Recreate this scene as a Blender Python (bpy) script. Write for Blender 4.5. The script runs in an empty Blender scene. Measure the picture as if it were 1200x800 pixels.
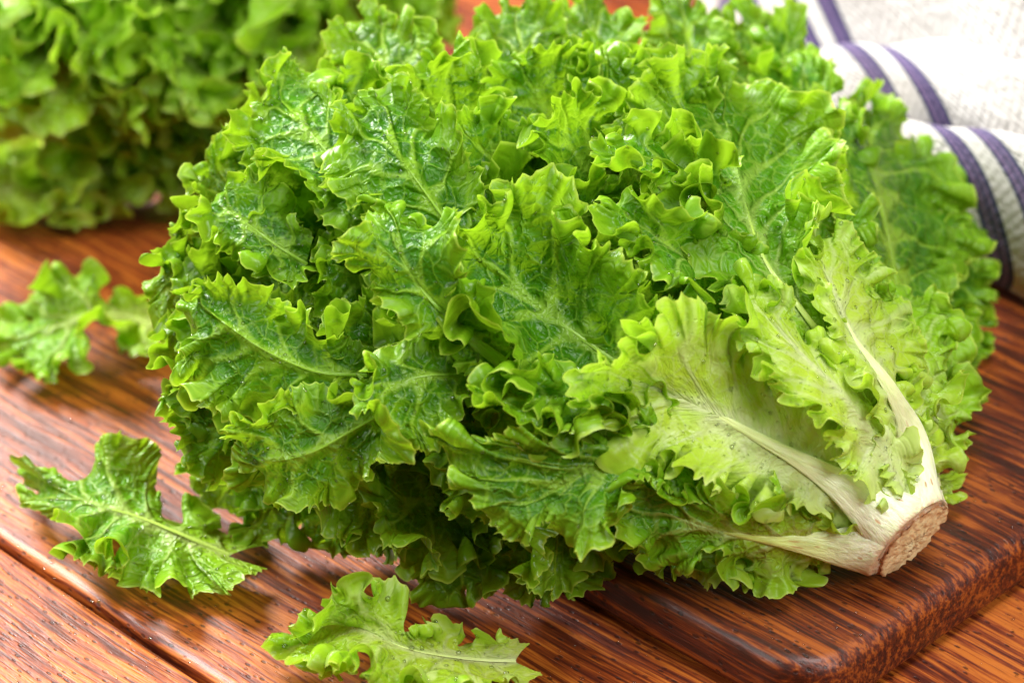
import bpy, math, random
import numpy as np
from mathutils import Vector

random.seed(7)
C = bpy.context.scene
col = C.collection

# ------------------------------------------------------------------ camera, world, light
PITCH = math.radians(30.0)
DIST = 0.93
FPX = 100.0 / 36.0 * 1200.0
cam_data = bpy.data.cameras.new('camera')
cam_data.lens = 100.0
cam_data.sensor_width = 36.0
cam_data.clip_start = 0.01
cam_data.clip_end = 50.0
cam = bpy.data.objects.new('camera', cam_data)
col.objects.link(cam)
CAM = np.array([0.0, -DIST * math.cos(PITCH), DIST * math.sin(PITCH)])
cam.location = Vector(CAM)
cam.rotation_euler = (math.pi / 2 - PITCH, 0, 0)
C.camera = cam
cam_data.dof.use_dof = True
cam_data.dof.focus_distance = 0.770
cam_data.dof.aperture_fstop = 9.5
cam_data.dof.aperture_blades = 0

world = bpy.data.worlds.new('World')
C.world = world
world.use_nodes = True
wb = world.node_tree.nodes['Background']
wb.inputs[0].default_value = (1.0, 0.985, 0.95, 1)
wb.inputs[1].default_value = 0.06


def area(name, loc, target, size, power, color, size_y=None):
    d = bpy.data.lights.new(name, 'AREA')
    d.energy = power
    d.color = color
    d.size = size
    if size_y:
        d.shape = 'RECTANGLE'
        d.size_y = size_y
    o = bpy.data.objects.new(name, d)
    o.location = loc
    o.rotation_euler = (Vector(target) - Vector(loc)).to_track_quat('-Z', 'Y').to_euler()
    col.objects.link(o)
    return o


area('window_light', (-0.75, 0.75, 0.95), (0, -0.05, 0.05), 0.62, 60.0, (1.0, 0.985, 0.96))
area('side_light', (-1.1, -0.35, 0.75), (0, -0.05, 0.05), 0.6, 11.0, (1.0, 0.99, 0.97))
area('overhead_light', (0.22, -0.22, 1.2), (0.02, -0.1, 0.03), 0.55, 14.0, (1.0, 1.0, 0.99))

area('front_fill', (0.85, -0.95, 0.95), (0.05, -0.12, 0.03), 0.7, 14.0, (1.0, 1.0, 1.0))  # added fill lamp that brightens the pale leaves near the stalk

C.view_settings.view_transform = 'Standard'
C.view_settings.look = 'None'
C.view_settings.exposure = 0.0
C.view_settings.gamma = 1.0
C.cycles.max_bounces = 6
C.cycles.diffuse_bounces = 2
C.cycles.glossy_bounces = 2
C.cycles.transmission_bounces = 4
C.cycles.caustics_reflective = False
C.cycles.caustics_refractive = False
C.cycles.transparent_max_bounces = 6

# ------------------------------------------------------------------ small helpers
FWD = np.array([0.0, math.cos(PITCH), -math.sin(PITCH)])
RIGHT = np.array([1.0, 0.0, 0.0])
UP = np.cross(RIGHT, FWD)
UP = np.array([0.0, math.sin(PITCH), math.cos(PITCH)])


def ray(px, py):
    d = FWD + RIGHT * ((px - 600.0) / FPX) - UP * ((py - 400.0) / FPX)
    return d / np.linalg.norm(d)


def on_plane(px, py, z):
    d = ray(px, py)
    t = (z - CAM[2]) / d[2]
    return CAM + d * t


def norm(v):
    return v / (np.linalg.norm(v, axis=-1, keepdims=True) + 1e-12)


def smooth(a, b, x):
    t = np.clip((x - a) / (b - a), 0, 1)
    return t * t * (3 - 2 * t)


def tag(o, label=None, cat=None, group=None, kind=None):
    if label:
        o['label'] = label
    if cat:
        o['category'] = cat
    if group:
        o['group'] = group
    if kind:
        o['kind'] = kind
    return o


def empty(name, loc=(0, 0, 0)):
    o = bpy.data.objects.new(name, None)
    o.empty_display_size = 0.02
    o.location = loc
    col.objects.link(o)
    return o


def link(name, me, parent=None):
    o = bpy.data.objects.new(name, me)
    col.objects.link(o)
    if parent is not None:
        o.parent = parent
        o.location = -Vector(parent_world(parent))
    return o


def parent_world(p):
    v = Vector((0, 0, 0))
    while p is not None:
        v += p.location
        p = p.parent
    return v


def grid_mesh(name, P, mat, attrs=None, close_u=False):
    """P: (nu, nv, 3) grid of points -> smooth quad mesh with float attributes."""
    nu, nv = P.shape[:2]
    co = P.reshape(-1, 3).astype(np.float32)
    i = np.arange(nu if close_u else nu - 1)[:, None]
    j = np.arange(nv - 1)[None, :]
    i2 = (i + 1) % nu
    q = np.stack([i * nv + j, i2 * nv + j, i2 * nv + j + 1, i * nv + j + 1], -1).reshape(-1, 4)
    me = bpy.data.meshes.new(name)
    me.vertices.add(len(co))
    me.vertices.foreach_set('co', co.ravel())
    me.loops.add(q.size)
    me.loops.foreach_set('vertex_index', q.ravel().astype(np.int32))
    me.polygons.add(len(q))
    me.polygons.foreach_set('loop_start', (np.arange(len(q)) * 4).astype(np.int32))
    me.polygons.foreach_set('loop_total', np.full(len(q), 4, np.int32))
    me.polygons.foreach_set('use_smooth', np.ones(len(q), bool))
    me.update(calc_edges=True)
    if attrs:
        for k, v in attrs.items():
            if v.shape[-1] == 3 and v.ndim == 3:
                a = me.attributes.new(k, 'FLOAT_VECTOR', 'POINT')
                a.data.foreach_set('vector', v.reshape(-1).astype(np.float32))
            else:
                a = me.attributes.new(k, 'FLOAT', 'POINT')
                a.data.foreach_set('value', v.reshape(-1).astype(np.float32))
    me.materials.append(mat)
    return me


def raw_mesh(name, verts, faces, mat, smooth_shade=True):
    me = bpy.data.meshes.new(name)
    me.from_pydata([tuple(v) for v in verts], [], [tuple(f) for f in faces])
    me.polygons.foreach_set('use_smooth', np.full(len(me.polygons), smooth_shade, bool))
    me.materials.append(mat)
    me.update()
    return me


# ------------------------------------------------------------------ node helpers
class NT:
    def __init__(self, name):
        self.m = bpy.data.materials.new(name)
        self.m.use_nodes = True
        self.t = self.m.node_tree
        self.t.nodes.clear()
        self.out = self.n('ShaderNodeOutputMaterial')

    def n(self, typ, **kw):
        x = self.t.nodes.new(typ)
        for k, v in kw.items():
            setattr(x, k, v)
        return x

    def put(self, sock, v):
        if isinstance(v, bpy.types.NodeSocket):
            self.t.links.new(v, sock)
        elif isinstance(v, (tuple, list)) and sock.type == 'RGBA' and len(v) == 3:
            sock.default_value = (*v, 1)
        else:
            sock.default_value = v

    def math(self, op, a, b=None, c=None, clamp=False):
        x = self.n('ShaderNodeMath', operation=op, use_clamp=clamp)
        self.put(x.inputs[0], a)
        if b is not None:
            self.put(x.inputs[1], b)
        if c is not None:
            self.put(x.inputs[2], c)
        return x.outputs[0]

    def mix(self, f, a, b, mode='MIX'):
        x = self.n('ShaderNodeMix', data_type='RGBA', blend_type=mode)
        self.put(x.inputs[0], f)
        self.put(x.inputs[6], a)
        self.put(x.inputs[7], b)
        return x.outputs[2]

    def rng(self, v, a, b, c=0.0, d=1.0, smoothstep=True):
        x = self.n('ShaderNodeMapRange', interpolation_type='SMOOTHSTEP' if smoothstep else 'LINEAR')
        for k, y in enumerate((v, a, b, c, d)):
            self.put(x.inputs[k], y)
        return x.outputs[0]

    def noise(self, vec, scale, detail=3.0, rough=0.55, dist=0.0):
        x = self.n('ShaderNodeTexNoise')
        if vec is not None:
            self.put(x.inputs['Vector'], vec)
        x.inputs['Scale'].default_value = scale
        x.inputs['Detail'].default_value = detail
        x.inputs['Roughness'].default_value = rough
        x.inputs['Distortion'].default_value = dist
        return x.outputs['Fac']

    def voro(self, vec, scale, feature='F1', rand=1.0, out='Distance'):
        x = self.n('ShaderNodeTexVoronoi', feature=feature)
        self.put(x.inputs['Vector'], vec)
        x.inputs['Scale'].default_value = scale
        x.inputs['Randomness'].default_value = rand
        return x.outputs[out]

    def mapping(self, vec, scale=(1, 1, 1), rot=(0, 0, 0), loc=(0, 0, 0)):
        x = self.n('ShaderNodeMapping')
        self.put(x.inputs[0], vec)
        x.inputs['Scale'].default_value = scale
        x.inputs['Rotation'].default_value = rot
        x.inputs['Location'].default_value = loc
        return x.outputs[0]

    def attr(self, name, out='Fac'):
        x = self.n('ShaderNodeAttribute', attribute_name=name)
        return x.outputs[out]

    def bump(self, h, dist, strength=1.0, normal=None):
        x = self.n('ShaderNodeBump')
        x.inputs['Strength'].default_value = strength
        x.inputs['Distance'].default_value = dist
        self.put(x.inputs['Height'], h)
        if normal is not None:
            self.put(x.inputs['Normal'], normal)
        return x.outputs[0]

    def ramp(self, f, stops):
        x = self.n('ShaderNodeValToRGB')
        e = x.color_ramp.elements
        while len(e) < len(stops):
            e.new(0.5)
        for k, (p, c) in enumerate(stops):
            e[k].position = p
            e[k].color = (*c, 1)
        self.put(x.inputs[0], f)
        return x.outputs[0]


# ------------------------------------------------------------------ materials
def leaf_material(name, deep=(0.024, 0.130, 0.002), mid=(0.108, 0.360, 0.004), transl=0.42):
    N = NT(name)
    rest = N.attr('rest', 'Vector')
    edge = N.attr('edge')
    pale = N.attr('pale')
    vd = N.attr('veindist')            # metres to the nearest lateral vein
    midd = N.attr('middist')           # metres to the midrib
    wob = N.n('ShaderNodeVectorMath', operation='ADD')
    nz = N.n('ShaderNodeTexNoise')
    N.put(nz.inputs['Vector'], rest)
    nz.inputs['Scale'].default_value = 180
    nz.inputs['Detail'].default_value = 2
    sc = N.n('ShaderNodeVectorMath', operation='SCALE')
    N.put(sc.inputs[0], nz.outputs['Color'])
    sc.inputs['Scale'].default_value = 0.0035
    N.put(wob.inputs[0], rest)
    N.put(wob.inputs[1], sc.outputs[0])
    v = wob.outputs[0]
    cell = N.voro(v, 185, 'DISTANCE_TO_EDGE')
    cellf = N.voro(v, 185, 'SMOOTH_F1')
    cell2 = N.voro(v, 520, 'DISTANCE_TO_EDGE')
    n_big = N.noise(rest, 28, 3)
    n_mid = N.noise(rest, 110, 3)
    # base colour
    f = N.math('ADD', pale, N.math('MULTIPLY', N.math('SUBTRACT', n_big, 0.5), 0.22))
    base = N.ramp(f, [(0.0, deep), (0.26, mid), (0.5, (0.32, 0.60, 0.016)),
                      (0.78, (0.58, 0.78, 0.055)), (0.93, (0.66, 0.86, 0.12)), (1.0, (0.80, 0.92, 0.34))])
    base = N.mix(N.math('MULTIPLY', N.rng(n_mid, 0.3, 0.75, 0.0, 0.3), N.rng(pale, 0.3, 0.8, 1.0, 0.15)), base, mid, 'MIX')
    net = N.rng(cell, 0.0, 0.085, 1.0, 0.0)
    net2 = N.rng(cell2, 0.0, 0.07, 1.0, 0.0)
    lat = N.rng(vd, 0.00015, 0.0008, 1.0, 0.0)
    rib = N.rng(midd, 0.0006, 0.003, 1.0, 0.0)
    veincol = N.mix(pale, (0.34, 0.60, 0.03), (0.80, 0.86, 0.42))
    base = N.mix(N.math('MULTIPLY', net, 0.36), base, veincol)
    base = N.mix(N.math('MULTIPLY', net2, 0.12), base, veincol)
    base = N.mix(N.math('MULTIPLY', lat, 0.6), base, veincol)
    base = N.mix(N.math('MULTIPLY', rib, N.rng(pale, 0.1, 0.7, 0.3, 0.8)), base, veincol)
    # thin yellowish rim
    rim = N.rng(edge, 0.968, 0.996)
    base = N.mix(N.math('MULTIPLY', rim, 0.85), base, (0.70, 0.80, 0.16))
    margin = N.rng(edge, 0.45, 1.0)
    base = N.mix(N.math('MULTIPLY', margin, N.rng(pale, 0.2, 0.8, 0.5, 0.25)), base, (0.34, 0.60, 0.015))
    fib = N.noise(N.attr('fibre', 'Vector'), 1.0, 3, 0.6)
    paleg = N.rng(pale, 0.40, 0.85)
    base = N.mix(N.math('MULTIPLY', N.rng(fib, 0.50, 0.66), N.math('MULTIPLY', paleg, 0.7)), base, (0.78, 0.92, 0.30))
    base = N.mix(N.math('MULTIPLY', N.rng(fib, 0.36, 0.50, 1.0, 0.0), N.math('MULTIPLY', paleg, 0.35)), base, (0.50, 0.76, 0.05))
    # relief : puffed cells between sunken veins
    h = N.math('MULTIPLY', N.rng(cell, 0.0, 0.3), 0.45)
    h = N.math('ADD', h, N.math('MULTIPLY', N.rng(cell2, 0.0, 0.3), 0.16))
    h = N.math('SUBTRACT', h, N.math('MULTIPLY', N.rng(vd, 0.0, 0.0016, 1.0, 0.0), 0.7))
    h = N.math('ADD', h, N.math('MULTIPLY', n_mid, 1.0))
    flat = N.rng(pale, 0.45, 0.85, 1.0, 0.22)
    h = N.math('MULTIPLY', h, flat)
    h = N.math('ADD', h, N.math('MULTIPLY', fib, N.math('MULTIPLY', paleg, 1.3)))
    # fine water film beads
    bead = N.rng(N.voro(rest, 620, 'F1'), 0.10, 0.26, 1.0, 0.0)
    gate = N.rng(N.voro(rest, 620, 'F1', out='Color'), 0.62, 0.70)
    bead = N.math('MULTIPLY', bead, gate)
    b1 = N.bump(h, 0.0012, 1.0)
    b2 = N.bump(bead, 0.0005, 0.8, b1)
    p = N.n('ShaderNodeBsdfPrincipled')
    N.put(p.inputs['Base Color'], base)
    N.put(p.inputs['Roughness'], N.rng(N.noise(rest, 60, 2), 0.35, 0.7, 0.25, 0.44))
    p.inputs['Specular IOR Level'].default_value = 0.34
    N.put(p.inputs['Normal'], b2)
    tr = N.n('ShaderNodeBsdfTranslucent')
    tcol = N.mix(0.55, base, (0.42, 0.66, 0.015), 'MIX')
    N.put(tr.inputs['Color'], tcol)
    N.put(tr.inputs['Normal'], b1)
    mx = N.n('ShaderNodeMixShader')
    N.put(mx.inputs[0], transl)
    N.put(mx.inputs[1], p.outputs[0])
    N.put(mx.inputs[2], tr.outputs[0])
    N.put(N.out.inputs[0], mx.outputs[0])
    return N.m


def rib_material():
    N = NT('midrib_flesh')
    pale = N.attr('pale')
    rest = N.attr('rest', 'Vector')
    st = N.noise(rest, 700, 3)
    base = N.ramp(pale, [(0.0, (0.20, 0.42, 0.02)), (0.3, (0.36, 0.58, 0.05)), (0.66, (0.60, 0.75, 0.16)),
                         (0.9, (0.76, 0.86, 0.36)), (1.0, (0.86, 0.89, 0.62))])
    base = N.mix(N.rng(st, 0.45, 0.7, 0.0, 0.35), base, (0.50, 0.66, 0.18))
    cd = N.math('ADD', N.attr('cutdist'), N.math('MULTIPLY', N.math('SUBTRACT', st, 0.5), 0.008))
    base = N.mix(N.rng(cd, -0.002, 0.0036, 0.8, 0.0), base, (0.58, 0.27, 0.11))
    sp = N.math('MULTIPLY', N.rng(N.voro(rest, 420, 'F1'), 0.12, 0.2, 1.0, 0.0), N.rng(cd, 0.006, 0.035, 0.8, 0.0))
    base = N.mix(sp, base, (0.50, 0.24, 0.08))
    p = N.n('ShaderNodeBsdfPrincipled')
    N.put(p.inputs['Base Color'], base)
    p.inputs['Roughness'].default_value = 0.33
    p.inputs['Subsurface Weight'].default_value = 0.25
    p.inputs['Subsurface Radius'].default_value = (0.4, 0.5, 0.2)
    p.inputs['Subsurface Scale'].default_value = 0.004
    N.put(p.inputs['Normal'], N.bump(st, 0.0008, 0.8))
    N.put(N.out.inputs[0], p.outputs[0])
    return N.m


def wood_material(name, seed, dark, midc, light, gloss=0.28, board=False):
    """Grain runs along local X (metres)."""
    N = NT(name)
    tc = N.n('ShaderNodeTexCoord').outputs['Object']
    tc = N.mapping(tc, loc=(seed * 1.7, seed * 0.9, seed * 0.37))
    warp = N.n('ShaderNodeTexNoise')
    N.put(warp.inputs['Vector'], N.mapping(tc, scale=(7, 14, 14)))
    warp.inputs['Scale'].default_value = 1.0
    warp.inputs['Detail'].default_value = 2
    sc = N.n('ShaderNodeVectorMath', operation='MULTIPLY')
    N.put(sc.inputs[0], warp.outputs['Color'])
    sc.inputs[1].default_value = (0.0, 0.016, 0.016)
    ad = N.n('ShaderNodeVectorMath', operation='ADD')
    N.put(ad.inputs[0], tc)
    N.put(ad.inputs[1], sc.outputs[0])
    v = ad.outputs[0]
    big = N.noise(N.mapping(v, scale=(5, 90, 90)), 1.0, 3)
    fine = N.noise(N.mapping(v, scale=(11, 470, 470)), 1.0, 3, 0.55)
    hair = N.noise(N.mapping(v, scale=(60, 1300, 1300)), 1.0, 3, 0.6)
    blot = N.noise(N.mapping(v, scale=(9, 18, 18)), 1.0, 3)
    f = N.math('ADD', N.math('MULTIPLY', big, 0.34), N.math('MULTIPLY', fine, 0.66))
    f = N.math('ADD', f, N.math('MULTIPLY', N.math('SUBTRACT', hair, 0.5), 0.42))
    f = N.math('ADD', f, N.math('MULTIPLY', N.math('SUBTRACT', blot, 0.5), 0.30))
    c = N.ramp(f, [(0.40, dark), (0.465, tuple(0.5 * (a + b) for a, b in zip(dark, midc))), (0.51, midc), (0.60, light)])
    # open pores: short dark dashes along the grain
    pd = N.voro(N.mapping(v, scale=(280, 600, 600)), 1.0, 'F1')
    pc = N.voro(N.mapping(v, scale=(280, 600, 600)), 1.0, 'F1', out='Color')
    pore = N.math('MULTIPLY', N.rng(pd, 0.20, 0.36, 1.0, 0.0), N.rng(pc, 0.50, 0.70))
    pd2 = N.voro(N.mapping(v, scale=(60, 900, 900)), 1.0, 'F1')
    pore2 = N.rng(pd2, 0.10, 0.30, 1.0, 0.0)
    c = N.mix(N.math('MULTIPLY', pore, 0.75), c, tuple(0.22 * a for a in dark))
    c = N.mix(N.math('MULTIPLY', pore2, 0.35), c, dark)
    p = N.n('ShaderNodeBsdfPrincipled')
    N.put(p.inputs['Base Color'], c)
    h = N.math('SUBTRACT', N.math('MULTIPLY', fine, 0.9), N.math('MULTIPLY', pore, 0.6))
    h = N.math('ADD', h, N.math('MULTIPLY', hair, 0.45))
    h = N.math('SUBTRACT', h, N.math('MULTIPLY', pore2, 0.25))
    wet = N.noise(N.mapping(v, scale=(120, 260, 260)), 1.0, 3)
    h = N.math('ADD', h, N.math('MULTIPLY', wet, 0.9))
    N.put(p.inputs['Normal'], N.bump(h, 0.00032, 0.8))
    N.put(p.inputs['Roughness'], N.rng(blot, 0.3, 0.7, gloss + 0.10, gloss + 0.28))
    p.inputs['Specular IOR Level'].default_value = 0.42
    p.inputs['Coat Weight'].default_value = 0.08
    p.inputs['Coat Roughness'].default_value = 0.16
    N.put(p.inputs['Coat Normal'], N.bump(wet, 0.0004, 0.6))
    N.put(N.out.inputs[0], p.outputs[0])
    return N.m


def water_material():
    N = NT('water')
    fr = N.n('ShaderNodeFresnel')
    fr.inputs[0].default_value = 1.33
    gl = N.n('ShaderNodeBsdfGlossy')
    gl.inputs['Roughness'].default_value = 0.03
    tp = N.n('ShaderNodeBsdfTransparent')
    tp.inputs[0].default_value = (0.97, 0.98, 0.97, 1)
    mx = N.n('ShaderNodeMixShader')
    N.put(mx.inputs[0], N.math('ADD', N.math('MULTIPLY', fr.outputs[0], 1.0), 0.03))
    N.put(mx.inputs[1], tp.outputs[0])
    N.put(mx.inputs[2], gl.outputs[0])
    N.put(N.out.inputs[0], mx.outputs[0])
    return N.m


M_LEAF = leaf_material('lettuce_leaf_green')
M_RIB = rib_material()
M_WATER = water_material()

# ------------------------------------------------------------------ table and board
VDIR = None
ga = on_plane(0, 625.6, 0.0)
gb = on_plane(259, 798, 0.0)
gdir = norm((gb - ga)[:2])
TANG = math.atan2(gdir[1], gdir[0])            # grain direction of the table
gx, gy = gdir
PERP = np.array([-gy, gx])                      # towards the back


def rounded_box(name, L0, L1, W0, W1, z0, z1, bev, mat, corner=0.0):
    """box in local axes with rounded long edges (profile swept) ; optional plan-corner radius."""
    import bmesh
    bm = bmesh.new()
    pts = []
    if corner > 0:
        nseg = 10
        for cx, cy, a0 in ((L1 - corner, W1 - corner, 0), (L0 + corner, W1 - corner, 90),
                           (L0 + corner, W0 + corner, 180), (L1 - corner, W0 + corner, 270)):
            for k in range(nseg + 1):
                a = math.radians(a0 + 90 * k / nseg)
                pts.append((cx + corner * math.cos(a), cy + corner * math.sin(a)))
    else:
        pts = [(L1, W1), (L0, W1), (L0, W0), (L1, W0)]
    vs = [bm.verts.new((x, y, z0)) for x, y in pts]
    f = bm.faces.new(vs)
    r = bmesh.ops.extrude_face_region(bm, geom=[f])
    top = [g for g in r['geom'] if isinstance(g, bmesh.types.BMVert)]
    for v in top:
        v.co.z = z1
    bmesh.ops.recalc_face_normals(bm, faces=bm.faces)
    edges = [e for e in bm.edges if abs(e.verts[0].co.z - e.verts[1].co.z) < 1e-6]
    bmesh.ops.bevel(bm, geom=edges, offset=bev, segments=6, profile=0.5, affect='EDGES')
    me = bpy.data.meshes.new(name)
    bm.to_mesh(me)
    bm.free()
    for p in me.polygons:
        p.use_smooth = True
    me.materials.append(mat)
    return me


table = empty('wooden_table', (0, 0, 0))
tag(table, 'reddish brown wooden table of broad wet planks under the lettuces', 'table')
D0, M0, L0_ = (0.075, 0.010, 0.003), (0.27, 0.048, 0.007), (0.50, 0.135, 0.015)
gap_off = float(np.dot(ga[:2], PERP))
widths = [0.16, float(np.dot(on_plane(250, 110, 0)[:2], PERP)) - gap_off, 0.42, 0.42, 0.42]
edge0 = gap_off - widths[0]
for k, w in enumerate(widths):
    mat = wood_material('table_wood_%d' % k, 1.3 + k * 2.1, D0, M0, L0_, 0.30)
    me = rounded_box('plank', -1.4, 1.6, 0.0, w - 0.0032, -0.03, 0.0, 0.0028, mat)
    o = bpy.data.objects.new('plank', me)
    col.objects.link(o)
    o.parent = table
    o.location = (PERP[0] * edge0, PERP[1] * edge0, 0)
    o.rotation_euler = (0, 0, TANG)
    edge0 += w

# cutting board : front left corner, left edge and front edge from the picture
BT = 0.0185
cA = on_plane(955, 797, BT)
cB = on_plane(690, 652, BT)
cC = on_plane(1215, 688, BT)
ldir = norm((cA - cB)[:2])                      # left edge direction (towards the camera)
BANG = math.atan2(ldir[1], ldir[0])
# intersection of the two edge lines
fdir = norm((cC - cA)[:2])
M_BOARD = wood_material('board_wood', 9.4, (0.040, 0.008, 0.003), (0.135, 0.022, 0.004), (0.33, 0.078, 0.009), 0.27, True)
# board local frame: x along ldir (to the camera), y perpendicular (to the right/back)
BLEN = float(np.linalg.norm(cA[:2] - on_plane(300, 420, BT)[:2]))
me = rounded_box('cutting_board', -BLEN, 0.0, 0.0, 0.30, 0.0006, BT, 0.0052, M_BOARD, corner=0.016)
board = bpy.data.objects.new('cutting_board', me)
col.objects.link(board)
board.location = (cA[0], cA[1], 0)
board.rotation_euler = (0, 0, BANG)
tag(board, 'dark reddish wooden cutting board with rounded edges under the big lettuce', 'cutting board')
by = np.array([-ldir[1], ldir[0]])
board_o = cA[:2].copy()


def ground(x, y):
    dx, dy = x - board_o[0], y - board_o[1]
    u = dx * ldir[0] + dy * ldir[1]
    v = dx * by[0] + dy * by[1]
    e = 0.004
    inb = smooth(-e, e, v) * smooth(-e, e, -u) * smooth(-e, e, 0.30 - v) * smooth(-e, e, u + BLEN)
    return inb * BT


# ------------------------------------------------------------------ the body of a head, as a distance field
class Body:
    def __init__(self, centre, axis2, semi, stalk, r0, r1):
        self.c = np.array(centre)
        a = norm(np.array([axis2[0], axis2[1], 0.0]))
        self.R = np.array([a, [-a[1], a[0], 0], [0, 0, 1.0]])
        self.semi = np.array(semi)
        self.stalk = np.array(stalk)
        self.r0, self.r1 = r0, r1

    def sdf(self, p):
        q = (self.R @ (p - self.c))
        k0 = np.linalg.norm(q / self.semi)
        k1 = np.linalg.norm(q / self.semi ** 2) + 1e-9
        d1 = k0 * (k0 - 1) / k1
        ab = self.c - self.stalk
        t = np.clip(np.dot(p - self.stalk, ab) / np.dot(ab, ab), 0, 1)
        d2 = np.linalg.norm(p - self.stalk - ab * t) - (self.r0 + (self.r1 - self.r0) * t)
        k = 0.03
        h = max(k - abs(d1 - d2), 0) / k
        return min(d1, d2) - h * h * k * 0.25

    def hit(self, px, py, lift=0.0):
        d = ray(px, py)
        t = 0.45
        best, bt = 1e9, t
        for _ in range(90):
            s = self.sdf(CAM + d * t)
            if s < best:
                best, bt = s, t
            if s < 2e-4:
                break
            t += max(s * 0.8, 4e-4)
            if t > 1.9:
                break
        p = CAM + d * bt
        if p[2] < 0.004:
            bt = (0.004 - CAM[2]) / d[2]
        p = CAM + d * (bt - lift * 0.001)
        return p

    def normal(self, p):
        e = 1e-3
        g = np.array([self.sdf(p + e * v) - self.sdf(p - e * v) for v in np.eye(3)])
        return norm(g)


STALK = on_plane(1052, 616, BT + 0.020)
AX = norm(np.array([-0.648, 0.670, 0.361]))
CUT0 = on_plane(1069, 631, BT + 0.0150)       # centre of the cut
BODY = Body((-0.004, -0.030, 0.030), (-0.66, 0.70), (0.150, 0.135, 0.098), STALK, 0.012, 0.085)


# ------------------------------------------------------------------ leaves
def catmull(pts, n, closed=False):
    """resample a polyline smoothly with n points, uniform in arc length"""
    P = np.array(pts, float)
    P = np.vstack([2 * P[0] - P[1], P, 2 * P[-1] - P[-2]])
    out = []
    for i in range(1, len(P) - 2):
        p0, p1, p2, p3 = P[i - 1:i + 3]
        t = np.linspace(0, 1, 24, endpoint=False)[:, None]
        out.append(0.5 * ((2 * p1) + (-p0 + p2) * t + (2 * p0 - 5 * p1 + 4 * p2 - p3) * t ** 2
                          + (-p0 + 3 * p1 - 3 * p2 + p3) * t ** 3))
    out.append(P[-2][None])
    Q = np.vstack(out)
    L = np.concatenate([[0], np.cumsum(np.linalg.norm(np.diff(Q, axis=0), axis=1))])
    s = np.linspace(0, L[-1], n)
    return np.stack([np.interp(s, L, Q[:, k]) for k in range(Q.shape[1])], -1), L[-1]


def noise1(rng, s, wav, octs=2):
    out = np.zeros_like(s)
    for o in range(octs):
        for _ in range(3):
            w = wav / (2 ** o) * rng.uniform(0.7, 1.5)
            out = out + np.sin(2 * np.pi * s / w + rng.uniform(0, 6.28)) / (2 ** o) * 0.45
    return out


def grid_normals(P):
    du = np.gradient(P, axis=0)
    dv = np.gradient(P, axis=1)
    return norm(np.cross(du, dv)), norm(du)


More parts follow.
